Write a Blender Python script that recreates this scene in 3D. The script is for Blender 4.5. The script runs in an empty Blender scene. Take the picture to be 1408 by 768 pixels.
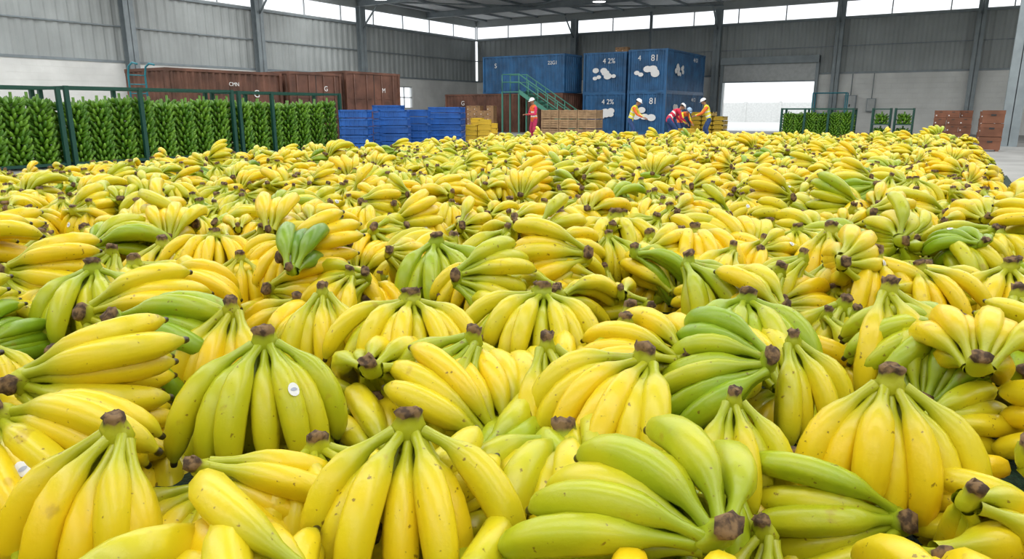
import bpy, math, random
from mathutils import Vector, Matrix, Euler, noise
random.seed(7)
scene=bpy.context.scene
try:
    scene.view_settings.view_transform='Standard'
    scene.view_settings.look='None'
except Exception: pass
TH=math.radians(32); C32=math.cos(TH); S32=math.sin(TH)
def G(lat,d):
    return (-S32*d+C32*lat, C32*d+S32*lat)

# ------------------------------------------------------------ materials
def mat(name,col,rough=.6,metal=0,noise_amt=0.0,noise_scale=5,bump=0,bscale=30,emit=None,estr=0):
    m=bpy.data.materials.new(name); m.use_nodes=True
    nt=m.node_tree; b=nt.nodes['Principled BSDF']
    b.inputs['Base Color'].default_value=(*col,1); b.inputs['Roughness'].default_value=rough
    b.inputs['Metallic'].default_value=metal
    if noise_amt>0 or bump>0:
        tc=nt.nodes.new('ShaderNodeTexCoord')
    if noise_amt>0:
        n=nt.nodes.new('ShaderNodeTexNoise'); n.inputs['Scale'].default_value=noise_scale; n.inputs['Detail'].default_value=6
        nt.links.new(tc.outputs['Object'],n.inputs['Vector'])
        r=nt.nodes.new('ShaderNodeValToRGB')
        lo=[c*(1-noise_amt) for c in col]; hi=[min(1,c*(1+noise_amt*.6)) for c in col]
        r.color_ramp.elements[0].position=.35; r.color_ramp.elements[1].position=.68
        r.color_ramp.elements[0].color=(*lo,1); r.color_ramp.elements[1].color=(*hi,1)
        nt.links.new(n.outputs['Fac'],r.inputs['Fac']); nt.links.new(r.outputs['Color'],b.inputs['Base Color'])
    if bump>0:
        n2=nt.nodes.new('ShaderNodeTexNoise'); n2.inputs['Scale'].default_value=bscale
        nt.links.new(tc.outputs['Object'],n2.inputs['Vector'])
        bp=nt.nodes.new('ShaderNodeBump'); bp.inputs['Strength'].default_value=bump; bp.inputs['Distance'].default_value=.02
        nt.links.new(n2.outputs['Fac'],bp.inputs['Height']); nt.links.new(bp.outputs['Normal'],b.inputs['Normal'])
    if emit:
        b.inputs['Emission Color'].default_value=(*emit,1); b.inputs['Emission Strength'].default_value=estr
    return m

M_block=mat('painted_block',(.76,.77,.75),.8,noise_amt=.12,noise_scale=.8)
nt=M_block.node_tree; b=nt.nodes['Principled BSDF']
tc=nt.nodes.new('ShaderNodeTexCoord'); br=nt.nodes.new('ShaderNodeTexBrick')
cx=nt.nodes.new('ShaderNodeSeparateXYZ'); cy=nt.nodes.new('ShaderNodeCombineXYZ'); ad=nt.nodes.new('ShaderNodeMath')
nt.links.new(tc.outputs['Object'],cx.inputs[0]); nt.links.new(cx.outputs[0],ad.inputs[0]); nt.links.new(cx.outputs[1],ad.inputs[1])
nt.links.new(ad.outputs[0],cy.inputs[0]); nt.links.new(cx.outputs[2],cy.inputs[1]); nt.links.new(cy.outputs[0],br.inputs['Vector'])
br.inputs['Scale'].default_value=1.0; br.inputs['Brick Width'].default_value=.6; br.inputs['Row Height'].default_value=.3; br.inputs['Mortar Size'].default_value=.012
bp=nt.nodes.new('ShaderNodeBump'); bp.inputs['Strength'].default_value=.5; bp.inputs['Distance'].default_value=.02; bp.invert=True
nt.links.new(br.outputs['Fac'],bp.inputs['Height']); nt.links.new(bp.outputs['Normal'],b.inputs['Normal'])

M_sheet=mat('grey_corrugated_sheet',(.38,.41,.41),.6,.0,noise_amt=.12,noise_scale=.7)
M_steel=mat('grey_painted_steel',(.25,.29,.31),.5,.2,noise_amt=.15,noise_scale=2)
M_roof=mat('roof_sheet',(.74,.76,.77),.6,.0,noise_amt=.08,noise_scale=1)
M_floor=mat('concrete_floor',(.32,.32,.31),.55,noise_amt=.25,noise_scale=.7,bump=.1,bscale=20)
M_frame=mat('window_frame',(.5,.52,.53),.5,.3)
M_shutter=mat('roller_shutter',(.45,.47,.47),.5,.2,noise_amt=.1)
M_yard=mat('yard_concrete',(.75,.75,.73),.8,noise_amt=.1)
M_blue=mat('container_blue',(.022,.115,.27),.5,noise_amt=.35,noise_scale=1.5)
M_brown=mat('container_brown',(.16,.07,.045),.6,noise_amt=.4,noise_scale=1.5)
M_white=mat('white_paint',(.85,.85,.85),.6)
M_dark=mat('dark_metal',(.03,.03,.03),.5)
M_cblue=mat('blue_plastic',(.018,.12,.45),.45,noise_amt=.25,noise_scale=2)
M_cyel=mat('yellow_plastic',(.75,.50,.03),.4)
M_card=mat('cardboard',(.36,.21,.10),.8,noise_amt=.25,noise_scale=2)
M_card2=mat('reddish_cardboard',(.22,.09,.05),.8,noise_amt=.3,noise_scale=2)
M_wood=mat('wooden_crate',(.40,.26,.14),.8,noise_amt=.3,noise_scale=3)
M_green=mat('green_painted_steel',(.012,.07,.05),.4,.2)
M_lgreen=mat('light_green_steel',(.08,.27,.20),.5,.2)
M_teal=mat('teal_paint',(.03,.22,.28),.5)
M_lamp=mat('lamp_glow',(.9,.9,.9),.5,emit=(1,1,.97),estr=6)
M_net=mat('green_netting',(.010,.038,.018),.8,noise_amt=.5,noise_scale=60,bump=.6,bscale=120)

def green_mat():
    m=bpy.data.materials.new('unripe_banana_skin'); m.use_nodes=True; nt=m.node_tree; b=nt.nodes['Principled BSDF']
    a=nt.nodes.new('ShaderNodeAttribute'); a.attribute_name='f'
    r=nt.nodes.new('ShaderNodeValToRGB'); e=r.color_ramp.elements
    e[0].color=(.055,.17,.008,1); e[1].color=(.18,.37,.025,1)
    nt.links.new(a.outputs['Fac'],r.inputs['Fac'])
    a2=nt.nodes.new('ShaderNodeAttribute'); a2.attribute_name='t'
    mr=nt.nodes.new('ShaderNodeMapRange'); mr.inputs[1].default_value=.93; mr.inputs[2].default_value=1.0
    mx=nt.nodes.new('ShaderNodeMix'); mx.data_type='RGBA'
    nt.links.new(a2.outputs['Fac'],mr.inputs[0]); nt.links.new(mr.outputs[0],mx.inputs['Factor'])
    nt.links.new(r.outputs['Color'],mx.inputs['A']); mx.inputs['B'].default_value=(.015,.02,.008,1)
    nt.links.new(mx.outputs['Result'],b.inputs['Base Color']); b.inputs['Roughness'].default_value=.4
    return m
M_gban=green_mat()

def banana_mat():
    m=bpy.data.materials.new('banana_skin'); m.use_nodes=True; nt=m.node_tree; N=nt.nodes.new; L=nt.links.new
    b=nt.nodes['Principled BSDF']
    def attr(n,t='GEOMETRY'):
        a=N('ShaderNodeAttribute'); a.attribute_name=n; a.attribute_type=t; return a.outputs['Fac']
    def math_(op,x,y,clamp=False):
        k=N('ShaderNodeMath'); k.operation=op; k.use_clamp=clamp
        for i,v in enumerate((x,y)):
            if isinstance(v,(int,float)): k.inputs[i].default_value=v
            else: L(v,k.inputs[i])
        return k.outputs[0]
    def mrange(v,a,b_,c=0,d=1):
        k=N('ShaderNodeMapRange'); k.interpolation_type='SMOOTHSTEP'
        k.inputs[1].default_value=a;k.inputs[2].default_value=b_;k.inputs[3].default_value=c;k.inputs[4].default_value=d
        L(v,k.inputs[0]); return k.outputs[0]
    def mix(f,a,c):
        k=N('ShaderNodeMix'); k.data_type='RGBA'
        if isinstance(f,(int,float)): k.inputs['Factor'].default_value=f
        else: L(f,k.inputs['Factor'])
        for s,v in (('A',a),('B',c)):
            if isinstance(v,tuple): k.inputs[s].default_value=(*v,1)
            else: L(v,k.inputs[s])
        return k.outputs['Result']
    t=attr('t'); f=attr('f'); ripe=attr('ripe','INSTANCER')
    oi=N('ShaderNodeObjectInfo'); tc=N('ShaderNodeTexCoord')
    off=N('ShaderNodeVectorMath'); off.operation='ADD'
    cmb=N('ShaderNodeCombineXYZ'); rr=math_('MULTIPLY',oi.outputs['Random'],37.0)
    L(rr,cmb.inputs[0]); L(rr,cmb.inputs[1]); L(tc.outputs['Object'],off.inputs[0]); L(cmb.outputs[0],off.inputs[1])
    def noi(s,d=3):
        n=N('ShaderNodeTexNoise'); n.inputs['Scale'].default_value=s; n.inputs['Detail'].default_value=d; L(off.outputs[0],n.inputs['Vector']); return n.outputs['Fac']
    n1=noi(9)
    v=math_('ADD',ripe,math_('MULTIPLY',math_('SUBTRACT',f,.5),.24))
    v=math_('ADD',v,math_('MULTIPLY',math_('SUBTRACT',n1,.5),.4),True)
    cr=N('ShaderNodeValToRGB'); e=cr.color_ramp.elements
    e[0].position=0; e[0].color=(.10,.23,.010,1); e[1].position=1; e[1].color=(.83,.57,.008,1)
    for p,c in ((.28,(.26,.40,.012)),(.5,(.48,.50,.012)),(.74,(.71,.58,.012))):
        q=e.new(p); q.color=(*c,1)
    L(v,cr.inputs['Fac'])
    neck=math_('MULTIPLY',mrange(t,.12,.46,1,0),.72)
    col=mix(neck,cr.outputs['Color'],(.26,.36,.014))
    tipg=math_('MULTIPLY',mrange(t,.80,.95,0,1),.5)
    col=mix(tipg,col,(.27,.33,.018))
    sp=mrange(noi(75,4),.66,.72); col=mix(math_('MULTIPLY',sp,.75),col,(.15,.065,.010))
    sp2=mrange(noi(20,5),.65,.74); col=mix(math_('MULTIPLY',sp2,.4),col,(.33,.18,.02))
    tip=mrange(t,.955,.97); col=mix(tip,col,(.03,.02,.010))
    crn=mrange(t,-.30,-.04,1,0)
    ccol=mix(mrange(noi(60,4),.38,.62),(.055,.030,.015),(.21,.125,.055))
    col=mix(crn,col,ccol)
    L(col,b.inputs['Base Color'])
    rg=mrange(t,-.2,0,.85,.34); L(rg,b.inputs['Roughness'])
    b.inputs['Specular IOR Level'].default_value=.5
    bp=N('ShaderNodeBump'); bp.inputs['Strength'].default_value=.3; bp.inputs['Distance'].default_value=.002
    L(noi(120,3),bp.inputs['Height']); L(bp.outputs['Normal'],b.inputs['Normal'])
    return m
M_ban=banana_mat()
M_stick=mat('sticker',(.75,.76,.78),.4); M_stick2=mat('sticker_print',(.38,.42,.55),.4)

# ------------------------------------------------------------ mesh builder
class MB:
    def __init__(s): s.v=[];s.f=[];s.m=[];s.t=[];s.r=[];s.sm=[]
    def add(s,vs,fs,mi=0,t=0,r=0,sm=False):
        o=len(s.v); s.v+= [tuple(x) for x in vs]
        s.t+= (t if isinstance(t,list) else [t]*len(vs)); s.r+=[r]*len(vs)
        for f in fs: s.f.append([i+o for i in f]); s.m.append(mi); s.sm.append(sm)
    def box(s,x0,x1,y0,y1,z0,z1,mi=0,mx=None):
        vs=[Vector((x,y,z)) for z in (z0,z1) for y in (y0,y1) for x in (x0,x1)]
        if mx is not None: vs=[mx@p for p in vs]
        s.add(vs,[(0,2,3,1),(4,5,7,6),(0,1,5,4),(2,6,7,3),(0,4,6,2),(1,3,7,5)],mi)
    def tube(s,pts,rad,n=10,mi=0,sm=True,cap=True,t=None,r=0,flat=1.0):
        pts=[Vector(p) for p in pts]
        if not isinstance(rad,(list,tuple)): rad=[rad]*len(pts)
        d0=(pts[1]-pts[0]).normalized(); up=Vector((0,0,1)) if abs(d0.z)<.9 else Vector((1,0,0))
        vs=[];ts=[]
        side=d0.cross(up).normalized()
        for i,p in enumerate(pts):
            d=(pts[min(i+1,len(pts)-1)]-pts[max(i-1,0)]).normalized()
            side=(side-d*side.dot(d)).normalized(); nr=side.cross(d)
            for k in range(n):
                a=2*math.pi*k/n; vs.append(p+(side*math.cos(a)+nr*math.sin(a)*flat)*rad[i])
                ts.append(t[i] if t else 0)
        fs=[(i*n+k,i*n+(k+1)%n,(i+1)*n+(k+1)%n,(i+1)*n+k) for i in range(len(pts)-1) for k in range(n)]
        if cap: fs+= [tuple(range(n))[::-1],tuple(range((len(pts)-1)*n,len(pts)*n))]
        s.add(vs,fs,mi,ts,r,sm)
    def ell(s,c,r,mi=0,mx=None,nu=16,nv=10,v0=0,v1=1,fn=None):
        vs=[];fs=[]
        for j in range(nv+1):
            ph=math.pi*(v0+(v1-v0)*j/nv)
            for i in range(nu):
                a=2*math.pi*i/nu
                p=Vector((r[0]*math.sin(ph)*math.cos(a),r[1]*math.sin(ph)*math.sin(a),r[2]*math.cos(ph)))
                if fn: p=fn(p)
                p=p+Vector(c)
                vs.append(mx@p if mx is not None else p)
        for j in range(nv):
            for i in range(nu):
                fs.append((j*nu+i,(j+1)*nu+i,(j+1)*nu+(i+1)%nu,j*nu+(i+1)%nu))
        s.add(vs,fs,mi,0,0,True)
    def corr(s,p0,p1,z0,z1,depth,pitch,nrm,mi=0):
        p0=Vector((*p0,0));p1=Vector((*p1,0));L=(p1-p0).length; n=max(1,round(L/pitch)); d=(p1-p0)/n; nrm=Vector((*nrm,0))
        pr=[]
        for i in range(n):
            for u,h in ((0,0),(.2,1),(.5,1),(.7,0)): pr.append(p0+d*(i+u)+nrm*depth*h)
        pr.append(p1)
        vs=[q+Vector((0,0,z)) for q in pr for z in (z0,z1)]
        s.add(vs,[(2*i,2*i+2,2*i+3,2*i+1) for i in range(len(pr)-1)],mi)
    def make(s,name,mats,parent=None,attrs=False,link=True,loc=None):
        me=bpy.data.meshes.new(name); me.from_pydata(s.v,[],s.f)
        for m in mats: me.materials.append(m)
        me.polygons.foreach_set('material_index',s.m); me.polygons.foreach_set('use_smooth',s.sm)
        if attrs:
            for nm,d in (('t',s.t),('f',s.r)):
                a=me.attributes.new(nm,'FLOAT','POINT'); a.data.foreach_set('value',d)
        me.update()
        ob=bpy.data.objects.new(name,me)
        if link: scene.collection.objects.link(ob)
        if parent: ob.parent=parent
        if loc: ob.location=loc
        return ob
def empty(name,loc=(0,0,0),rz=0):
    e=bpy.data.objects.new(name,None); scene.collection.objects.link(e); e.location=loc; e.rotation_euler=(0,0,rz); return e

# ------------------------------------------------------------ bananas
PROF=[(0,.40),(.06,.33),(.13,.33),(.19,.42),(.26,.66),(.33,.86),(.43,.97),(.55,1.0),(.67,.98),(.77,.90),(.85,.76),(.90,.58),(.935,.40),(.952,.29),(.965,.25),(.985,.24),(1.0,.19)]
def finger(mb,base,az,th0,th1,L,R,rnd,n=15,rings=PROF,bendaz=.25,sticker=False,tw=0):
    pos=Vector(base); vs=[];ts=[];prev=0; frames=[]
    def ang(s):
        q=s*s*(3-2*s)*.45+s*.55
        return th0+(th1-th0)*q
    for s,rf in rings:
        steps=4
        for q in range(steps):
            ss=prev+(s-prev)*(q+.5)/steps
            th=ang(ss); a=az*(1.08-bendaz*ss)
            d=Vector((math.cos(th)*math.sin(a),-math.cos(th)*math.cos(a),math.sin(th)))
            pos=pos+d*L*(s-prev)/steps
        prev=s
        th=ang(s); a=az*(1.08-bendaz*s)
        d=Vector((math.cos(th)*math.sin(a),-math.cos(th)*math.cos(a),math.sin(th)))
        side=Vector((math.cos(a),math.sin(a),0)); nr=d.cross(side)
        r=R*rf; frames.append((s,pos.copy(),side,nr,r))
        for k in range(n):
            an=2*math.pi*k/n
            c=.055*(1 if .2<s<.95 else .2)
            w=r*(1+c*math.cos(5*(an+tw)))
            vs.append(pos+side*math.cos(an)*w*.97+nr*math.sin(an)*w*1.03); ts.append(s)
    m=len(rings)
    fs=[(i*n+k,i*n+(k+1)%n,(i+1)*n+(k+1)%n,(i+1)*n+k) for i in range(m-1) for k in range(n)]
    fs.append(tuple(range((m-1)*n,m*n)))
    mb.add(vs,fs,0,ts,rnd,True)
    if sticker:
        for i,fr in enumerate(frames):
            if abs(fr[0]-.43)<.01: break
        s,p,sd,nr,r=fr; p2=frames[i+1][1]; r2=frames[i+1][4]; d=(p2-p)
        for sc,mi,off in ((1,1,.0012),(.6,2,.0018)):
            V=[];F=[]
            K=16
            for q in (0,.5,1):
                for k in range(K):
                    a=2*math.pi*k/K; u=.5+.42*q*(sc if sc==1 else .25)*math.cos(a); w=.36*q*sc*math.sin(a)+1.4
                    rr=(r+(r2-r)*u)*1.075+off
                    V.append(p+d*u+sd*math.cos(w)*rr+nr*math.sin(w)*rr)
            for j in range(2):
                for k in range(K): F.append((j*K+k,(j+1)*K+k,(j+1)*K+(k+1)%K,j*K+(k+1)%K))
            mb.add(V,F,mi,0,0,True)
def crown(mb,w):
    n=12; rr=[(-.024,w*.75,.017),(-.008,w*.95,.021),(.006,w*.80,.018),(.018,w*.66,.014),(.030,w*.70,.017),(.035,w*.5,.011)]
    tv=[.1,.05,0,-.15,-.5,-.6]; vs=[];ts=[]
    for (z,rx,ry),t in zip(rr,tv):
        for k in range(n):
            a=2*math.pi*k/n; j=1+random.uniform(-.18,.18)
            vs.append((rx*math.cos(a)*j,ry*math.sin(a)*j,z+random.uniform(-.005,.005))); ts.append(t)
    fs=[(i*n+k,i*n+(k+1)%n,(i+1)*n+(k+1)%n,(i+1)*n+k) for i in range(5) for k in range(n)]
    fs.append(tuple(range(5*n,6*n)))
    mb.add(vs,fs,0,ts,.5,True)
def hand(N,dphi,th0,th1,L,R,w,N2,sticker=-1):
    mb=MB(); crown(mb,w)
    for i in range(N):
        u=(i-(N-1)/2)
        al=.12*(i%2)
        finger(mb,(u/max(1,N-1)*2*w*.8,-.004,-.006-.01*(i%2)),u*dphi+random.uniform(-.06,.06),th0-al+random.uniform(-.1,.1),th1-al*.5+random.uniform(-.18,.18),
               L*random.uniform(.88,1.06),R*random.uniform(.92,1.06),random.random(),sticker=(i==sticker),tw=random.random())
    for i in range(N2):
        u=(i-(N2-1)/2)
        finger(mb,(u/max(1,N2-1)*2*w*.6,.006,-.016),u*dphi*1.0+random.uniform(-.08,.08),th0-.7,th1-.2+random.uniform(-.1,.1),
               L*random.uniform(.85,.95),R*.95,random.random(),tw=random.random())
    return mb
D=math.radians
protos=bpy.data.collections.new('banana_hand_variants')
specs=[(7,.31,D(-12),D(-88),.29,.030,.032,6,-1),
       (6,.30,D(-18),D(-92),.30,.031,.028,5,-1),
       (8,.29,D(5),D(-76),.28,.0285,.036,7,-1),
       (5,.30,D(-26),D(-92),.29,.031,.025,4,-1),
       (7,.24,D(4),D(-70),.30,.0295,.034,6,-1),
       (6,.19,D(18),D(-68),.31,.030,.030,5,-1),
       (9,.27,D(0),D(-78),.27,.0275,.038,8,-1),
       (4,.27,D(-12),D(-80),.30,.031,.021,3,-1),
       (7,.33,D(-22),D(-102),.28,.029,.030,5,-1),
       (3,.25,D(-4),D(-72),.29,.0305,.018,2,-1),
       (7,.31,D(-12),D(-88),.29,.030,.032,6,4),
       (6,.19,D(18),D(-68),.31,.030,.030,5,1),
       (6,.30,D(-18),D(-92),.30,.031,.028,5,2)]
for i,sp in enumerate(specs):
    ob=hand(*sp).make('hand_of_bananas_%02d'%i,[M_ban,M_stick,M_stick2],attrs=True,link=False); protos.objects.link(ob)

XL=-7.95
def xr(y): return .15 if y>10 else (.15+(10-y)*.085 if y>4 else .66+(4-y)*.15)
def yf(x): return 18.7+(x+.3)*.62
def edge(x,y): return min(x-XL,xr(y)-x,yf(x)-y,y+.9)
def ztop(e):
    return .85*max(0,min(1,(e+.35)/.5))**.6
PT=[]
def addp(x,y,z,yaw,tilt,roll,sc,idx,ripe):
    m=Matrix.Rotation(TH+yaw,3,'Z')@Matrix.Rotation(tilt,3,'X')@Matrix.Rotation(roll,3,'Y')
    PT.append(((x,y,z),tuple(m.to_euler()),sc,idx,ripe))
# prominent foreground hands: (lateral, distance, dz, yaw, tilt, roll, scale, variant, ripeness)
HERO=[(-.746,1.21,0,-10,0,0,1.12,1,.88),(-.604,1.62,.04,14,5,0,1.16,10,.60),(-.19,1.186,.02,0,0,0,1.14,0,.80),
 (.797,1.379,.03,-15,0,0,1.2,8,.88),(.31,.93,-.03,-145,-38,0,1.2,2,.52),(.096,2.157,.02,-20,0,0,1.12,6,.62),
 (-.104,1.76,0,-45,0,10,1.1,12,.56),(.31,1.549,.02,-50,0,0,1.15,4,.80),(.479,1.40,-.02,0,0,0,.88,3,.68),
 (1.159,2.073,.05,12,0,0,1.3,1,.84),(1.456,3.153,.05,0,0,0,1.35,8,.97),(.463,1.75,-.05,-150,-40,0,1.18,6,.80),
 (-.312,2.073,.02,0,0,0,1.12,6,.70),(-.818,1.958,.02,-8,0,0,1.18,3,.90),(-1.508,2.451,.03,15,0,0,1.18,0,.50),
 (-.604,2.157,.02,10,0,0,1.0,3,.76),(.528,3.552,.05,0,0,0,1.35,2,.76),(-1.517,2.984,.02,0,0,0,1.18,1,.92),
 (-2.15,3.153,.02,10,0,0,1.18,3,.90),(.09,1.70,0,22,0,0,1.08,3,.78),(.321,1.888,0,0,0,0,1.0,1,.64),
 (.733,1.732,0,20,0,0,.95,3,.70),(.677,2.628,.02,60,0,0,1.25,0,.50),(-1.13,1.50,-.02,85,0,-75,1.22,11,.84),
 (-1.138,1.922,0,75,0,-40,1.2,5,.28),(1.289,1.95,-.02,-120,-20,0,1.22,6,.34),(.79,1.08,-.06,100,0,-20,1.0,7,.85),
 (.60,.76,-.06,175,-20,0,1.08,7,.86),(-.28,.86,-.09,-95,0,55,1.18,5,.86),(-1.06,1.34,-.03,60,0,-30,1.15,11,.88),
 (-.81,2.5,.02,180,-60,0,1.12,9,.10),(-.32,2.905,.04,20,0,0,1.3,0,.42),(.75,2.15,0,-10,0,0,1.15,4,.40),
 (.63,1.62,-.01,-100,-10,35,1.1,4,.36),(-.60,1.22,-.08,70,0,-45,1.0,7,.84),(-.02,1.04,-.14,110,0,0,.9,7,.9),
 (-.98,1.04,-.16,-60,0,0,1.0,7,.2),(1.02,1.26,-.07,60,0,-20,1.12,4,.86),(1.15,1.62,-.02,150,-30,0,1.1,5,.85),
 (-1.3,2.05,-.02,80,0,-60,1.2,4,.84),(-.42,1.38,-.12,30,0,0,1.0,4,.86),(-1.9,2.55,0,85,0,-70,1.2,5,.84),
 (1.9,2.6,0,-30,0,0,1.2,0,.86),(.3,2.75,.02,-85,0,60,1.25,5,.82),(-.2,2.45,0,85,0,-60,1.15,4,.55),(1.0,2.55,0,-60,0,20,1.15,12,.74),
 (1.65,2.2,0,20,0,0,1.2,1,.82),(-1.75,2.2,0,-20,0,0,1.15,0,.82)]
heroxy=[]
for h in HERO:
    x,y=G(h[0],h[1]); heroxy.append((x,y))
    addp(x,y,.86+h[2],D(h[3]),D(h[4]),D(h[5]),h[6],h[7],h[8])
def ripeness(x,y):
    v=.83+.40*(noise.noise(Vector((x*.9,y*.9,3)))) +random.gauss(0,.11)
    if random.random()<.09: v-=.40
    return max(.12,min(1,v))
def orient():
    r=random.random()
    if r<.48: return random.gauss(0,.8),random.uniform(-.2,.25),random.uniform(-.25,.25)
    if r<.62: return random.uniform(-math.pi,math.pi),random.uniform(-.4,.2),random.uniform(-.4,.4)
    if r<.88:
        s=random.choice((-1,1)); return s*random.uniform(1.1,1.9),random.uniform(-.2,.2),-s*random.uniform(.6,1.5)
    return math.pi+random.uniform(-.7,.7),random.uniform(-1.1,-.5),0
for layer,(dz,s0) in enumerate(((0,.262),(-.12,.235))):
    nx=int(10/s0); ny=int(23/s0)
    for i in range(nx):
        for j in range(ny):
            x=XL-.3+(i+.5*(j%2)+random.uniform(-.36,.36))*s0; y=-1+(j+random.uniform(-.36,.36))*s0*.88
            e=edge(x,y)
            if e<-.28: continue
            dcam=math.hypot(x,y)
            if dcam<.45: continue
            if y< 1.6 and x<-5: continue
            if layer==1 and dcam>9 and e>.4: continue
            near=dcam<2.5 and y>0
            if layer==0 and any((x-a)**2+(y-c)**2<(.22 if near else .18)**2 for a,c in heroxy): continue
            z=ztop(e)+dz+.05*noise.noise(Vector((x*1.3,y*1.3,0)))+random.uniform(-.04,.05)
            if near: z-=.09 if layer==0 else .05
            z=max(z,.24 if e<-.1 else .26)
            a,t,r=orient()
            if e<.1 and xr(y)-x<.3:
                a=D(60)-TH+random.uniform(-.6,.6)
            addp(x,y,z,a,t,r,random.uniform(.9,1.24),random.choice((0,0,1,1,2,3,4,4,5,5,6,6,7,8,9,10,12) if layer==0 else (4,5,7,9,1)),ripeness(x,y)-(.05 if layer else 0))
me=bpy.data.meshes.new('banana_pile'); me.from_pydata([p[0] for p in PT],[],[])
a=me.attributes.new('rot','FLOAT_VECTOR','POINT'); a.data.foreach_set('vector',[c for p in PT for c in p[1]])
a=me.attributes.new('scl','FLOAT','POINT'); a.data.foreach_set('value',[p[2] for p in PT])
a=me.attributes.new('idx','INT','POINT'); a.data.foreach_set('value',[p[3] for p in PT])
a=me.attributes.new('ripe','FLOAT','POINT'); a.data.foreach_set('value',[p[4] for p in PT])
pile=bpy.data.objects.new('banana_pile',me); scene.collection.objects.link(pile)
ng=bpy.data.node_groups.new('scatter_banana_hands','GeometryNodeTree')
ng.interface.new_socket('Geometry',in_out='INPUT',socket_type='NodeSocketGeometry'); ng.interface.new_socket('Geometry',in_out='OUTPUT',socket_type='NodeSocketGeometry')
gi=ng.nodes.new('NodeGroupInput'); go=ng.nodes.new('NodeGroupOutput'); ip=ng.nodes.new('GeometryNodeInstanceOnPoints')
ci=ng.nodes.new('GeometryNodeCollectionInfo'); ci.inputs['Collection'].default_value=protos
ci.inputs['Separate Children'].default_value=True; ci.inputs['Reset Children'].default_value=True
def na(n,dt):
    k=ng.nodes.new('GeometryNodeInputNamedAttribute'); k.data_type=dt; k.inputs['Name'].default_value=n
    return [o for o in k.outputs if o.enabled and o.name=='Attribute'][0]
er=ng.nodes.new('FunctionNodeEulerToRotation')
ng.links.new(gi.outputs[0],ip.inputs['Points']); ng.links.new(ci.outputs[0],ip.inputs['Instance']); ip.inputs['Pick Instance'].default_value=True
ng.links.new(na('idx','INT'),ip.inputs['Instance Index']); ng.links.new(na('rot','FLOAT_VECTOR'),er.inputs[0]); ng.links.new(er.outputs[0],ip.inputs['Rotation'])
ng.links.new(na('scl','FLOAT'),ip.inputs['Scale']); ng.links.new(ip.outputs[0],go.inputs[0])
md=pile.modifiers.new('scatter','NODES'); md.node_group=ng
mb=MB(); nx,ny=60,130; V=[]
for j in range(ny):
    for i in range(nx):
        x=XL-.2+9.2*i/(nx-1); y=-1.1+20.2*j/(ny-1); e=edge(x,y)
        V.append((x,y,.015+.58*max(0,min(1,(e+.1)/.5))**.8))
mb.add(V,[(j*nx+i,j*nx+i+1,(j+1)*nx+i+1,(j+1)*nx+i) for j in range(ny-1) for i in range(nx-1)],0,0,0,True)
mb.make('ground_netting',[M_net])

# ------------------------------------------------------------ green bunch
GP=[(0,.35),(.12,.45),(.28,.9),(.5,1.0),(.72,.96),(.86,.75),(.94,.42),(.97,.22),(1,.18)]
def bunch_mesh(tiers,nf,name):
    mb=MB(); dz=.19; H=tiers*dz
    mb.tube([(0,0,0),(0,0,H+.1)],.035,8,0,t=[.1,.1],r=.3)
    for k in range(tiers):
        z=.02+k*dz; a0=random.random()*6
        for i in range(nf):
            az=a0+2*math.pi*i/nf+random.uniform(-.06,.06)
            for row in (0,1):
                a_=az+row*math.pi/nf
                base=(.05*math.sin(a_),-.05*math.cos(a_),z-.03*row)
                finger(mb,base,a_,D(-30 if row else -5)+random.uniform(-.1,.1),D(80)+random.uniform(-.15,.15),(.30 if row==0 else .35)*random.uniform(.93,1.06),.042,random.random(),n=8,rings=GP,bendaz=0.0)
    ob=mb.make(name,[M_gban],attrs=True,link=False); return ob.data
BM=[bunch_mesh(9,8,'green_bunch_a'),bunch_mesh(9,9,'green_bunch_b')]
BS=bunch_mesh(3,8,'green_bunch_small')
def rack(x0,x1,y0,y1,H,posts_y=(),posts_x=(),name='green_banana_rack',bm=None,sc=1,rows=2,step=.56,along='y'):
    e=empty(name,((x0+x1)/2,(y0+y1)/2,0)); cx,cy=e.location.x,e.location.y
    mb=MB(); p=.05
    ys=[y0,*posts_y,y1]; xs=[x0,*posts_x,x1]
    for y in ys:
        for x in (x0,x1): mb.box(x-p-cx,x+p-cx,y-p-cy,y+p-cy,0,H)
    for x in posts_x:
        for y in (y0,y1): mb.box(x-p-cx,x+p-cx,y-p-cy,y+p-cy,0,H)
    for z in (.1,H-.04):
        for x in (x0,x1): mb.box(x-.035-cx,x+.035-cx,y0-cy,y1-cy,z-.035,z+.035)
        for y in ys: mb.box(x0-cx,x1-cx,y-.035-cy,y+.035-cy,z-.035,z+.035)
    bm=bm or BM
    L=(y1-y0) if along=='y' else (x1-x0); W=(x1-x0) if along=='y' else (y1-y0)
    for r in range(rows):
        w=((r+.5)/rows-.5)*W
        if along=='y': mb.box(w-.03,w+.03,-L/2,L/2,H-.08,H-.02)
        else: mb.box(-L/2,L/2,w-.03,w+.03,H-.08,H-.02)
    mb.make('frame',[M_green],e)
    n=max(1,int((L-.1)/step))
    for r in range(rows):
        for i in range(n):
            u=(i+.5)/n*L-L/2; w=((r+.5)/rows-.5)*W
            ob=bpy.data.objects.new('hanging_bunch',random.choice(bm)); scene.collection.objects.link(ob); ob.parent=e
            ob.location=((w if along=='y' else u)+random.uniform(-.03,.03),(u if along=='y' else w)+random.uniform(-.03,.03),.13)
            k=(H-.16)/1.90
            ob.rotation_euler=(0,0,random.random()*6); ob.scale=(sc,sc,k*random.uniform(.9,1.0))
    return e
rack(-20.3,-19.0,5.0,9.2,2.0)
rack(-20.3,-19.0,9.4,14.2,2.02,posts_y=(11.3,))
rack(-20.3,-19.0,14.45,18.7,2.0,posts_y=(15.7,))
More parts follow.
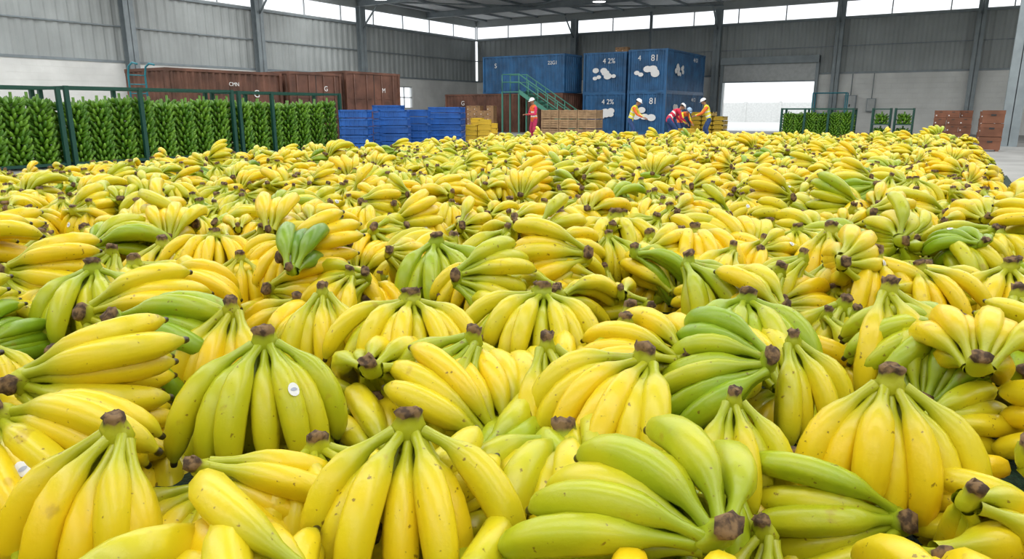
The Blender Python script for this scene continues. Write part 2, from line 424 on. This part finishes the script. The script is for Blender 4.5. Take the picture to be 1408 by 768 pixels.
rack(-7.7,-4.4,38.2,39.3,1.5,posts_x=(-6.6,-5.5),along='x',step=.5,sc=.9)
for (xa,xb) in ((-3.55,-2.8),(-2.6,-1.85)):
    e=empty('green_banana_cage',((xa+xb)/2,38.4,0)); mb=MB(); w=(xb-xa)/2
    for x in (-w,w):
        for y in (-.35,.35): mb.box(x-.03,x+.03,y-.03,y+.03,0,1.5)
    for z in (.1,.75,1.45):
        for y in (-.35,.35): mb.box(-w,w,y-.025,y+.025,z-.025,z+.025)
        for x in (-w,w): mb.box(x-.025,x+.025,-.35,.35,z-.025,z+.025)
    mb.box(-w,w,-.35,.35,.08,.11); mb.box(-w,w,-.35,.35,.74,.77)
    mb.make('frame',[M_green],e)
    for z in (.13,.79):
        ob=bpy.data.objects.new('bunch',BS); scene.collection.objects.link(ob); ob.parent=e; ob.location=(0,0,z); ob.scale=(1,1,.82)

# ------------------------------------------------------------ room shell
X0,X1,Y0,Y1=-34.7,14.0,-14.0,50.0; ZB,ZW,ZT,ZR=3.65,7.0,8.0,8.5
mb=MB(); mb.box(X0-.3,X1+.3,Y0-.3,Y1+.3,-.2,0); mb.make('floor',[M_floor])
def wall(name,axis,c,a0,a1,inn,holes):
    mb=MB(); T=.3
    def bx(u0,u1,z0,z1,mi,t0=0,t1=T):
        lo,hi=sorted((c-inn*t0,c-inn*t1))
        if axis=='x': mb.box(lo,hi,u0,u1,z0,z1,mi)
        else: mb.box(u0,u1,lo,hi,z0,z1,mi)
    cur=a0
    for (h0,h1,z0,z1) in sorted(holes):
        bx(cur,h0,0,ZB,0)
        if z0>0: bx(h0,h1,0,z0,0)
        if z1<ZB: bx(h0,h1,z1,ZB,0)
        cur=h1
    bx(cur,a1,0,ZB,0)
    bx(a0,a1,ZB,ZW,1,.2,.28)
    n=(inn,0) if axis=='x' else (0,inn)
    cc=c-inn*.12
    if axis=='x': mb.corr((cc,a0),(cc,a1),ZB,ZW,.05,.5,n,1)
    else: mb.corr((a0,cc),(a1,cc),ZB,ZW,.05,.5,n,1)
    bx(a0,a1,ZB-.04,ZB+.08,2,-.03,.2)
    bx(a0,a1,ZW-.12,ZW,2,-.03,.2); bx(a0,a1,5.27,5.33,2,0,.06)
    bx(a0,a1,ZT,ZR-.02,1,0,.3)
    return mb.make(name,[M_block,M_sheet,M_steel])
wall('wall_left','x',X0,Y0,Y1,1,[(39.8,41.6,1.5,3.05)])
wall('wall_back','y',Y1,X0,X1,-1,[(-14.05,-8.2,0,3.65)])
wall('wall_right','x',X1,Y0,Y1,-1,[])
wall('wall_front','y',Y0,X0,X1,1,[])
def strip(name,axis,c,a0,a1,step=3.0):
    mb=MB(); n=round((a1-a0)/step)
    for i in range(n+1):
        u=a0+(a1-a0)*i/n
        if axis=='x': mb.box(c-.04,c+.04,u-.035,u+.035,ZW,ZT)
        else: mb.box(u-.035,u+.035,c-.04,c+.04,ZW,ZT)
    for z in (ZW+.03,ZT-.03):
        if axis=='x': mb.box(c-.05,c+.05,a0,a1,z-.03,z+.03)
        else: mb.box(a0,a1,c-.05,c+.05,z-.03,z+.03)
    mb.make(name,[M_frame])
strip('window_1','x',X0-.1,Y0,Y1); strip('window_2','y',Y1+.1,X0,X1); strip('window_3','x',X1+.1,Y0,Y1); strip('window_4','y',Y0-.1,X0,X1)
mb=MB()
for y in (39.8,40.7,41.54): mb.box(X0-.15,X0-.05,y,y+.06,1.5,3.05)
for z in (1.5,2.25,2.99): mb.box(X0-.15,X0-.05,39.8,41.6,z,z+.06)
mb.make('window_5',[M_frame])
mb=MB()
mb.box(-14.25,-14.06,49.65,49.98,0,4.75,1); mb.box(-8.19,-8.0,49.65,49.98,0,4.75,1)
mb.box(-14.25,-8.0,49.5,49.95,4.35,4.8,1)
for k in range(11):
    z=3.25+k*.1; mb.box(-14.05,-8.2,49.72+.01*(k%2),49.8,z,z+.1,0)
mb.box(-14.05,-8.2,49.69,49.83,3.18,3.27,1)
mb.make('door_1',[M_shutter,M_steel])
mb=MB(); mb.box(-45,25,50.35,87.8,-.25,-.05)
mb.make('yard',[M_yard])
mb=MB(); mb.box(-30,10,88,88.3,-.25,2.2)
for x in range(-30,11,4): mb.box(x-.15,x+.15,87.9,88.4,-.25,2.35)
mb.make('yard_boundary_fence',[M_yard])

GAPS=[(-9,-6.5),(-1,1.5),(6.5,9),(14.5,17),(23,25.5),(31,33)]
mb=MB(); cur=Y0-.3
for g0,g1 in GAPS: mb.box(X0-.3,X1+.3,cur,g0,ZR,ZR+.12); cur=g1
mb.box(X0-.3,X1+.3,cur,Y1+.3,ZR,ZR+.12)
for g0,g1 in GAPS:
    mb.box(X0-.3,X0+1.5,g0,g1,ZR,ZR+.12); mb.box(X1-1.5,X1+.3,g0,g1,ZR,ZR+.12)
mb.make('ceiling',[M_roof])
for i,(g0,g1) in enumerate(GAPS):  # added fill: area lights in unseen roof gaps, rear ones give front light
    l=bpy.data.lights.new('roof_fill_light','AREA'); l.shape='RECTANGLE'; l.size=X1-X0-3; l.size_y=g1-g0
    l.energy=1900 if g0>10 else (1650 if g0>0 else 1400); l.color=(1,.985,.955)
    o=bpy.data.objects.new('roof_fill_light_%d'%(i+1),l); scene.collection.objects.link(o); o.location=((X0+X1)/2,(g0+g1)/2,ZR+.05)
def ibeam(mb,p0,p1,w,h):
    (x0,y0,z0),(x1,y1,_)=p0,p1
    for a,b_ in ((0,.03),(h-.03,h)): mb.box(x0,x1,y0-w/2,y0+w/2,z0+a,z0+b_)
    mb.box(x0,x1,y0-.015,y0+.015,z0,z0+h)
mb=MB()
RY=[-11.9,-3.9,4.1,12.1,20.3,27.9,36.2,43.5]
for y in RY: ibeam(mb,(X0,y,ZT+.02),(X1,y,0),.25,.4)
x=X0+1
while x<X1:
    mb.box(x-.04,x+.04,Y0,Y1,ZR-.14,ZR); x+=2.4
for a,b_ in (((-33,36.2),(-25.5,43.5)),((-25.5,43.5),(-14.4,36.2)),((-14.4,43.5),(-7,49.8)),((-25.5,43.5),(-14.4,49.8))):
    mb.tube([(a[0],a[1],ZT+.2),(b_[0],b_[1],ZT+.2)],.06,6)
mb.make('roof_beams',[M_steel])
def column(x,y,facing,H=ZT+.0,w=.3):
    mb=MB()
    if facing=='x':
        mb.box(-.2,-.17,-w/2,w/2,0,H); mb.box(.17,.2,-w/2,w/2,0,H); mb.box(-.2,.2,-.015,.015,0,H)
        mb.tube([(.2,0,H-1.3),(1.5,0,H)],.06,6)
    else:
        mb.box(-w/2,w/2,-.2,-.17,0,H); mb.box(-w/2,w/2,.17,.2,0,H); mb.box(-.015,.015,-.2,.2,0,H)
        mb.tube([(0,-.2,H-1.3),(0,-1.5,H)],.06,6)
    mb.box(-.25,.25,-.25,.25,0,.03)
    mb.make('steel_column',[M_steel],loc=(x,y,0))
for y in RY[2:7]: column(X0+.28,y,'x',w=.5)
for x in (-25.5,-14.6,-7.0,.35): column(x,Y1-.28,'y',w=.45)
column(1.75,34.7,'y',w=.62)
mb=MB(); mb.tube([(-19,48.6,0),(-19,48.6,ZT)],.09,8); mb.make('downpipe',[M_steel])
for x,y in ((-19.4,41),(-30.0,33.3),(-10,44.8),(-6,37)):
    mb=MB(); mb.tube([(0,0,.6),(0,0,.25)],[.02,.02],6,0); mb.tube([(0,0,.28),(0,0,.22),(0,0,.0)],[.1,.18,.42],16,0,cap=False)
    mb.tube([(0,0,.03),(0,0,.01)],[.38,.38],16,1)
    mb.make('high_bay_lamp',[M_steel,M_lamp],loc=(x,y,7.75))
mb=MB(); mb.box(-.35,.35,-.15,.15,1.0,2.3); mb.box(-.30,.30,-.17,-.15,1.05,2.25,1); mb.tube([(0,0,2.3),(0,0,3.6)],.03,6); mb.box(-.04,.04,-.19,-.17,1.6,1.75,2)
mb.make('electrical_cabinet',[M_steel,M_shutter,M_dark],loc=(-6.0,49.8,0))
mb=MB(); mb.box(-.25,.25,-.12,.12,1.3,2.1); mb.box(-.2,.2,-.14,-.12,1.35,2.05,1); mb.tube([(0,0,2.1),(0,0,3.6)],.025,6)
mb.make('electrical_cabinet',[M_steel,M_shutter],loc=(-4.8,49.85,0))

# ------------------------------------------------------------ containers
def container(name,x0,x1,y0,y1,z0,h,m,door,texts=()):
    e=empty(name,((x0+x1)/2,(y0+y1)/2,z0)); a=(x1-x0)/2; c=(y1-y0)/2; mb=MB(); p=.12
    for sx in (-1,1):
        for sy in (-1,1):
            xx=sx*(a-p/2); yy=sy*(c-p/2); mb.box(xx-p/2,xx+p/2,yy-p/2,yy+p/2,0,h)
            for z in (0,h-.14): mb.box(xx-p/2-.012,xx+p/2+.012,yy-p/2-.012,yy+p/2+.012,z,z+.14,0)
    for z in (0,h-.1):
        for sy in (-1,1): mb.box(-a,a,sy*(c-.05)-.05,sy*(c-.05)+.05,z,z+.1)
        for sx in (-1,1): mb.box(sx*(a-.05)-.05,sx*(a-.05)+.05,-c,c,z,z+.1)
    mb.box(-a+.05,a-.05,-c+.05,c-.05,h-.06,h-.02); mb.box(-a+.1,a-.1,-c+.1,c-.1,.03,.1)
    for sd in ('-x','+x','-y','+y'):
        s=-1 if sd[0]=='-' else 1
        if sd==door:
            if sd[1]=='x':
                xx=s*(a-.05)
                mb.box(xx-.02,xx+.02,-c+p,c-p,.1,h-.1)
                for yy in (-c*.72,-c*.28,c*.28,c*.72): mb.tube([(xx+s*.05,yy,.12),(xx+s*.05,yy,h-.12)],.022,6,1); mb.box(*sorted((xx,xx+s*.08)),yy-.02,yy+.18,1.0,1.06,1)
                mb.box(*sorted((xx,xx+s*.03)),-.015,.015,.1,h-.1,2)
                for z in (.5,1.2,1.9):
                    for yy in (-c*.5,c*.5): mb.box(*sorted((xx,xx+s*.035)),yy-c*.42,yy+c*.42,z,z+.08)
            else:
                yy=s*(c-.05)
                mb.box(-a+p,a-p,yy-.02,yy+.02,.1,h-.1)
                for xx in (-a*.72,-a*.28,a*.28,a*.72): mb.tube([(xx,yy+s*.05,.12),(xx,yy+s*.05,h-.12)],.022,6,1); mb.box(xx-.02,xx+.18,*sorted((yy,yy+s*.08)),1.0,1.06,1)
                mb.box(-.015,.015,*sorted((yy,yy+s*.03)),.1,h-.1,2)
        else:
            if sd[1]=='x': mb.corr((s*(a-.07),-c+p),(s*(a-.07),c-p),.1,h-.1,.05,.28,(s,0))
            else: mb.corr((-a+p,s*(c-.07)),(a-p,s*(c-.07)),.1,h-.1,.05,.28,(0,s))
    mb.make('body',[m,m,M_dark],e)
    for txt,face,u,z,size in texts:
        if txt=='*':
            q=MB()
            for k in range(9):
                du=random.uniform(-.55,.55)*size*1.4; dz=random.uniform(-.3,.3)*size; r=random.uniform(.12,.24)*size
                pts=[]
                for i in range(12):
                    an=2*math.pi*i/12; pts.append((u+du+1.4*r*math.cos(an),z+dz+r*math.sin(an)))
                o_=.03+.003*k
                if face=='-y': q.add([(A,-c-o_,B) for A,B in pts],[tuple(range(12))])
                else: q.add([(a+o_,A,B) for A,B in pts],[tuple(range(12))])
            q.make('painted_logo',[M_white],e); continue
        cu=bpy.data.curves.new('lettering','FONT'); cu.body=txt; cu.size=size; cu.extrude=.004; cu.align_x='CENTER'
        o=bpy.data.objects.new('lettering',cu); scene.collection.objects.link(o); o.parent=e; cu.materials.append(M_white)
        if face=='-y': o.location=(u,-c-.03,z); o.rotation_euler=(math.pi/2,0,0)
        else: o.location=(a+.03,u,z); o.rotation_euler=(math.pi/2,0,math.pi/2)
    return e
CH=2.42
tx=(('*','-y',0,1.2,.85),('81','-y',.45,1.75,.5),('4','-y',-.5,1.8,.4),('*','+x',-1.5,1.3,.9),('44 G1','+x',1.5,1.9,.35))
for z in (0,CH): container('shipping_container',-17.05,-14.65,40.3,47.4,z,CH,M_blue,'+y',tx)
for z in (0,CH-.02): container('shipping_container',-20.2,-17.35,40.7,46.8,z,CH-.02,M_blue,'+y',(('*','-y',0,1.1,.85),('4 2%','-y',.3,1.75,.42)))
container('shipping_container',-27.0,-20.95,39.6,42.0,2.44,CH-.1,M_blue,'-x',(('22G1','-y',2.2,1.7,.3),('S','-y',-2.0,1.6,.4)))
container('shipping_container',-30.0,-24.0,39.4,41.8,0,2.42,M_brown,'-x',(('G','-y',-1.5,1.7,.4),))
container('shipping_container',-23.5,-21.0,39.5,45.6,0,2.42,M_brown,'-y')
container('shipping_container',-26.0,-23.5,15.0,20.0,0,2.86,M_brown,'+y',(('G','+x',1.2,1.9,.4),('CMN','+x',.2,2.3,.2)))
container('shipping_container',-29.5,-23.3,20.2,23.1,0,2.95,M_brown,'+x',(('G','+x',.5,2.2,.3),))
container('shipping_container',-29.5,-23.3,23.4,27.0,0,3.10,M_brown,'+x',(('M','+x',.6,2.2,.3),))

e=empty('access_stairs',(-22.9,37.9,0)); mb=MB(); n=12; H=2.5; R=4.0
for k in range(n): mb.box(R*(k+.0)/n,R*(k+1.1)/n,-.45,.45,H-H*(k+1)/n+.17,H-H*(k+1)/n+.2)
for y in (-.47,.47):
    mb.add([(0,y-.02,H-.15),(R,y-.02,-.0),(R,y-.02,.25),(0,y-.02,H+.12),(0,y+.02,H-.15),(R,y+.02,-.0),(R,y+.02,.25),(0,y+.02,H+.12)],[(0,1,2,3),(4,7,6,5),(0,4,5,1),(3,2,6,7),(1,5,6,2),(0,3,7,4)])
    for dz in (.55,1.0): mb.tube([(-1.2,y,H+dz),(0,y,H+dz),(R,y,dz+.1)],.035,6)
    for k in range(7): mb.tube([(R*k/6,y,H-H*k/6),(R*k/6,y,H-H*k/6+1.05)],.03,6)
    mb.tube([(-1.2,y,H),(-1.2,y,H+1.0)],.03,6)
mb.box(-1.25,.1,-.5,.5,H-.05,H+.0)
for x in (-1.2,0):
    for y in (-.45,.45): mb.box(x-.04,x+.04,y-.04,y+.04,0,H)
mb.make('stair_frame',[M_lgreen],e)

# ------------------------------------------------------------ crates & boxes
def crate(mb,x,y,z,w,d,h,mi):
    t=.02; a=w/2;b_=d/2
    mb.box(x-a,x+a,y-b_,y+b_,z,z+.02,mi)
    for (xa,xb,ya,yb) in ((x-a,x-a+t,y-b_,y+b_),(x+a-t,x+a,y-b_,y+b_),(x-a,x+a,y-b_,y-b_+t),(x-a,x+a,y+b_-t,y+b_)):
        mb.box(xa,xb,ya,yb,z,z+h*.72,mi); mb.box(xa-.03,xb+.03,ya-.03,yb+.03,z+h*.72,z+h-.02,mi)
    for i in range(7):
        xx=x-a+w*i/6
        for yy in (y-b_,y+b_): mb.box(xx-.02,xx+.02,yy-.022,yy+.022,z,z+h*.72,mi)
    for i in range(5):
        yy=y-b_+d*i/4
        for xx in (x-a,x+a): mb.box(xx-.022,xx+.022,yy-.02,yy+.02,z,z+h*.72,mi)
def cstack(name,lat,d,levels,h,m,depth=1,xy=None,w=.6,dp=.42,rz=0):
    x,y=xy or G(lat,d); mb=MB(); cols=len(levels)
    for i,Lv in enumerate(levels):
        for j in range(depth):
            for k in range(Lv): crate(mb,(i-(cols-1)/2)*(w+.10)+random.uniform(-.015,.015),j*(dp+.1)+random.uniform(-.015,.015),k*h,w-.02,dp,h,0)
    o=mb.make(name,[m],loc=(x,y,0)); o.rotation_euler=(0,0,rz); return o
cstack('plastic_crate_stack',-5.45,25.0,(5,),.29,M_cblue,w=.95,dp=.7,rz=.5)
cstack('plastic_crate_stack',-4.35,26.6,(5,),.29,M_cblue,w=1.0,dp=.7,rz=.55)
cstack('plastic_crate_stack',-4.9,28.6,(6,),.27,M_cblue,w=1.1,dp=.7,rz=.5)
cstack('plastic_crate_stack',-4.05,29.9,(5,),.29,M_cblue,w=1.15,dp=.8,rz=.5)
cstack('plastic_crate_stack',-2.95,32,(6,),.26,M_cblue,2,w=1.4,dp=.8,rz=.5)
cstack('plastic_crate_stack',-1.6,33.6,(3,4),.25,M_cyel,w=.55,rz=.5)
cstack('plastic_crate_stack',-1.4,36.2,(4,3),.26,M_cyel,w=.6,rz=.5)
cstack('plastic_crate_stack',0,0,(5,5,4),.26,M_cyel,2,xy=(-13.2,44.0))
cstack('plastic_crate_stack',8.5,34.7,(2,),.28,M_cyel,w=.7,dp=.5,rz=.55)
def boxes(name,x,y,cols,rows,levels,w,d,h,m,z=0):
    mb=MB()
    for i in range(cols):
        for j in range(rows):
            for k in range(levels-(1 if (i*7+j*3)%5==4 else 0)):
                cx=i*(w+.02)+random.uniform(-.01,.01); cy=j*(d+.02)+random.uniform(-.01,.01); z_=.12+k*h
                mb.box(cx,cx+w,cy,cy+d,z_,z_+h-.01,0)
                mb.box(cx-.008,cx+w+.008,cy-.008,cy+d+.008,z_+h*.62,z_+h-.008,0)
                mb.box(cx+w*.38,cx+w*.62,cy-.012,cy-.006,z_+h*.7,z_+h*.8,1)
                mb.box(cx+w*.12,cx+w*.22,cy-.011,cy-.004,z_+h*.22,z_+h*.36,2)
    W=cols*(w+.02); Dp=rows*(d+.02)
    for yy in (0,Dp/2-.05,Dp-.1): mb.box(0,W,yy,yy+.1,.0,.08,3)
    mb.box(0,W,0,Dp,.08,.12,3)
    return mb.make(name,[m,M_dark,M_white,M_wood],loc=(x,y,z))
boxes('cardboard_box_stack',-1.0,38,3,2,4,.48,.4,.32,M_card2)
boxes('cardboard_box_stack',.75,38,2,2,4,.48,.4,.31,M_card2)
boxes('cardboard_box_stack',-27.2,38.0,4,1,5,.5,.4,.31,M_card)
boxes('cardboard_carton',-18.9,42.5,2,1,1,.4,.4,.3,M_card,z=CH*2-.04)
def wcrate(mb,x,y,z,w,d,h):
    for k in range(4):
        z0=z+h*k/4
        mb.box(x,x+w,y,y+.02,z0+.02,z0+h/4-.02); mb.box(x,x+w,y+d-.02,y+d,z0+.02,z0+h/4-.02)
        mb.box(x,x+.02,y,y+d,z0+.02,z0+h/4-.02); mb.box(x+w-.02,x+w,y,y+d,z0+.02,z0+h/4-.02)
    for xx in (x,x+w-.06):
        for yy in (y-.015,y+d-.045): mb.box(xx,xx+.06,yy,yy+.06,z,z+h)
    mb.box(x+w/2-.03,x+w/2+.03,y-.015,y,z,z+h); mb.box(x+.03,x+w-.03,y+.03,y+d-.03,z,z+h-.05,0)
mb=MB()
for i in range(3):
    for k in range(3): wcrate(mb,i*1.08,0,k*.48,1.04,.8,.46)
mb.make('wooden_crate_stack',[M_wood],loc=(-18.9,33.2,0))
mb=MB()
for k in range(3): mb.box(-.33+.01*k,.33,-.3,.3,.05+k*.46,.05+k*.46+.44,0); mb.box(-.34,.34,-.31,.31,.05+k*.46+.3,.05+k*.46+.44,0); mb.box(-.08,.08,-.315,-.305,.3+k*.46,.36+k*.46,1)
for xx in (-.3,.2): mb.box(xx,xx+.1,-.3,.3,0,.05,0)
mb.make('cardboard_carton_tower',[M_card2,M_dark],loc=(1.0,30.6,0))
e=MB()
for y in (0,.55):
    e.tube([(0,y,0),(0,y,2.5),(.08,y,2.75),(.3,y,2.85),(.55,y,2.8)],.03,8)
for k in range(9): e.tube([(0,0,.25+k*.28),(0,.55,.25+k*.28)],.02,6)
e.make('platform_ladder',[M_teal],loc=(-22.2,12.9,0))
mb=MB()
for x in (-.9,.9):
    for y in (-.4,.4): mb.tube([(x,y,.1),(x,y,2.4)],.04,6); mb.ell((x,y,.07),(.07,.04,.07),1,nu=8,nv=6)
for z in (.2,1.2,2.38):
    for y in (-.4,.4): mb.tube([(-.9,y,z),(.9,y,z)],.035,6)
    for x in (-.9,.9): mb.tube([(x,-.4,z),(x,.4,z)],.035,6)
mb.box(-.9,.9,-.4,.4,.2,.23); mb.box(-.9,.9,-.4,.4,1.2,1.23)
mb.make('steel_trolley',[M_teal,M_dark],loc=(-6.7,46.5,0))

# ------------------------------------------------------------ people
def fab(n,c): return mat(n,c,.85,noise_amt=.2,noise_scale=12)
SK=mat('skin',(.34,.17,.10),.6); HAIR=mat('hair',(.01,.008,.006),.7); BOOT=mat('boots',(.02,.02,.02),.6)
HEL=mat('white_helmet',(.85,.85,.85),.35); BLUEH=mat('blue_helmet',(.35,.5,.7),.35); REFL=mat('reflective_tape',(.75,.75,.7),.4)
EYE=mat('eye',(.02,.02,.02),.3); LIP=mat('lips',(.25,.08,.06),.6)
def person(loc,rz,bend,vest,sleeve,trous,hands,helmet,sc=1.08,headp=0.3,stride=.0):
    root=empty('warehouse_worker',(*loc,0),rz); root.scale=(sc,)*3
    P=Vector((0,-.22*math.sin(bend),.93)); up=Vector((0,math.sin(bend),math.cos(bend))); fwd=Vector((0,math.cos(bend),-math.sin(bend)))
    V=[];E=[];R=[];tag=[]
    def v(p,r,t,par=None):
        V.append(Vector(p)); R.append(r); tag.append(t)
        if par is not None: E.append((par,len(V)-1))
        return len(V)-1
    pel=v(P,(.16,.125),'leg'); sp=v(P+up*.17,(.15,.115),'torso',pel); ch=v(P+up*.34-fwd*.02,(.18,.13),'torso',sp); nb=v(P+up*.48-fwd*.02,(.13,.09),'torso',ch)
    nk=v(P+up*.585,(.055,.058),'neck',nb)
    for s in (-1,1):
        sh=v(P+up*.445+Vector((s*.185,0,0))-fwd*.01,(.072,.072),'sleeve',nb)
        hp=Vector(hands[0 if s<0 else 1]); shp=V[sh]
        if (hp-shp).length>.55: hp=shp+(hp-shp).normalized()*.55
        el=(shp+hp)/2; ln=(hp-shp).length; k=math.sqrt(max(0,.29**2-(ln/2)**2))
        bd=Vector((s*.5,-.6,-.6)); ax=(hp-shp).normalized(); bd=(bd-ax*bd.dot(ax)).normalized(); el=el+bd*k
        um=v(shp.lerp(el,.5),(.06,.06),'sleeve',sh); ei=v(el,(.05,.05),'sleeve',um); wi=v(el.lerp(hp,.93),(.032,.03),'sleeve',ei)
        st=stride*s
        hip=v(P+Vector((s*.095,.0,-.08)),(.105,.11),'leg',pel)
        kn=v(Vector((s*.12,.06+st*.6,.50)),(.07,.072),'leg',hip); cf=v(Vector((s*.125,.0+st*.8,.32)),(.06,.064),'leg',kn); an=v(Vector((s*.13,-.03+st,.12)),(.045,.048),'leg',cf)
        hl=v(Vector((s*.135,-.02+st,.06)),(.045,.05),'boot',an); v(Vector((s*.15,.16+st,.045)),(.045,.035),'boot',hl)
        m=MB(); d=(hp-el).normalized(); side=d.cross(Vector((0,0,1))); side=side.normalized() if side.length>.1 else Vector((1,0,0)); nr=side.cross(d)
        if nr.z<0: nr=-nr
        pc=hp+d*.035; rot=Matrix((side,d,nr)).transposed().to_4x4(); rot.translation=pc
        m.ell((0,0,0),(.042,.055,.018),0,rot,12,8)
        for i,(fx,fl) in enumerate(((-.03,.065),(-.01,.078),(.011,.072),(.031,.055))):
            b0=pc+side*fx+d*.035; m.tube([b0,b0+d*fl*.45,b0+d*fl*.8-nr*.015,b0+d*fl-nr*.035],[.010,.0095,.0085,.006],8)
        q=-s if side.x>0 else s
        b0=pc+side*q*.03-d*.02; m.tube([b0,b0+side*q*.03+d*.025,b0+side*q*.04+d*.055-nr*.01],[.012,.011,.007],8)
        m.make('hand_left' if s<0 else 'hand_right',[SK],root)
    me=bpy.data.meshes.new('body_skel'); me.from_pydata(V,E,[]); ob=bpy.data.objects.new('tmp',me); scene.collection.objects.link(ob)
    ob.modifiers.new('s','SKIN'); sv=me.skin_vertices[0].data
    for i,r in enumerate(R): sv[i].radius=r
    sv[0].use_root=True
    ss=ob.modifiers.new('ss','SUBSURF'); ss.levels=3; ss.render_levels=3
    bpy.context.view_layer.update(); dg=bpy.context.evaluated_depsgraph_get()
    nm=bpy.data.meshes.new_from_object(ob.evaluated_get(dg)); bpy.data.objects.remove(ob)
    nm.materials.clear()
    for m_ in (trous,vest,sleeve,SK,BOOT,REFL): nm.materials.append(m_)
    idx={'leg':0,'torso':1,'sleeve':2,'neck':3,'boot':4}
    for p in nm.polygons:
        c=p.center; best=9;bt='leg'
        for a,b_ in E:
            A,B=V[a],V[b_]; u=max(0,min(1,(c-A).dot(B-A)/(B-A).length_squared)); dd=(c-(A+(B-A)*u)).length-(R[a][0]*(1-u)+R[b_][0]*u)
            if dd<best: best=dd; bt=tag[b_]
        hgt=(c-P).dot(up)
        mi=idx[bt]
        if bt=='sleeve' and abs(c.x)<.175 and hgt>.2: mi=1
        if bt=='leg' and hgt>.02 and c.z>.75: mi=1
        if mi==1 and (.08<hgt<.13 or .25<hgt<.30): mi=5
        p.material_index=mi; p.use_smooth=True
    bo=bpy.data.objects.new('body',nm); scene.collection.objects.link(bo); bo.parent=root
    m=MB(); hb=bend*.55+headp; hc=P+up*.585+Vector((0,math.sin(hb),math.cos(hb)))*.13
    mx=Matrix.Translation(hc)@Matrix.Rotation(-hb,4,'X')
    def jaw(p):
        if p.z<0: p.x*=1-.35*(-p.z/.12); p.y=p.y*(1-.15*(-p.z/.12))+.01
        return p
    m.ell((0,0,0),(.078,.098,.122),0,mx,20,14,fn=jaw)
    m.tube([mx@Vector((0,0,-.06)),P+up*.54],[.05,.058],12,0)
    m.ell((0,.1,-.012),(.013,.02,.026),0,mx,10,6)
    for s in (-1,1):
        m.ell((s*.03,.088,.012),(.012,.008,.008),1,mx,10,6); m.ell((s*.078,-.005,-.005),(.012,.022,.032),0,mx,10,6); m.box(s*.03-.015,s*.03+.015,.09,.098,.03,.036,2,mx)
    m.ell((0,.09,-.055),(.024,.01,.007),3,mx,10,6)
    m.ell((0,-.018,.015),(.084,.092,.118),2,mx,18,10,0,.62)
    m.make('head',[SK,EYE,HAIR,LIP],root)
    m=MB(); m.ell((0,-.005,.045),(.105,.125,.105),0,mx,20,8,0,.5)
    m.tube([mx@Vector((0,-.005,.043)),mx@Vector((0,-.005,.053))],[.128,.122],20,0,sm=False)
    m.box(-.06,.06,.1,.165,.043,.05,0,mx); m.tube([mx@Vector((0,-.12,.1)),mx@Vector((0,-.05,.145)),mx@Vector((0,.05,.148)),mx@Vector((0,.11,.1))],.008,6)
    m.make('helmet',[helmet],root)
    return root
OR=fab('orange_vest',(.80,.16,.03)); YE=fab('yellow_vest',(.80,.72,.05)); PK=fab('pink_shirt',(.65,.03,.12)); RD=fab('red_shirt',(.60,.02,.06))
NB=fab('navy_trousers',(.03,.07,.20)); PKT=fab('red_trousers',(.50,.03,.10))
person(G(1.0,33.0),TH+D(120),.10,OR,PK,PKT,[(-.12,.34,1.12),(.15,.33,1.1)],HEL,sc=1.1)
person(G(5.55,33.0),TH+D(-115),.45,YE,OR,NB,[(-.12,.50,.95),(.16,.52,.93)],HEL,stride=.08,sc=1.12)
person(G(7.35,32.8),TH+D(-80),.95,RD,RD,NB,[(-.14,.60,.66),(.16,.62,.63)],HEL,stride=.12,sc=1.14)
person(G(8.3,35.0),TH+D(-150),1.1,OR,YE,NB,[(-.14,.60,.60),(.16,.62,.57)],BLUEH,sc=1.08)
person(G(9.1,33.4),TH+D(80),.35,YE,OR,NB,[(-.14,.52,1.0),(.16,.53,1.02)],HEL,stride=.06,sc=1.12)

# ------------------------------------------------------------ world & camera
w=bpy.data.worlds.new('sky'); scene.world=w; w.use_nodes=True
bg=w.node_tree.nodes['Background']; bg.inputs[0].default_value=(.93,.97,1,1); bg.inputs[1].default_value=1.5
cam=bpy.data.cameras.new('camera'); cam.sensor_width=36; cam.lens=24.55; cam.clip_start=.05; cam.clip_end=300
co=bpy.data.objects.new('camera',cam); scene.collection.objects.link(co)
co.location=(0,0,1.45); co.rotation_euler=(math.pi/2-math.atan(234/960),0,TH)
scene.camera=co
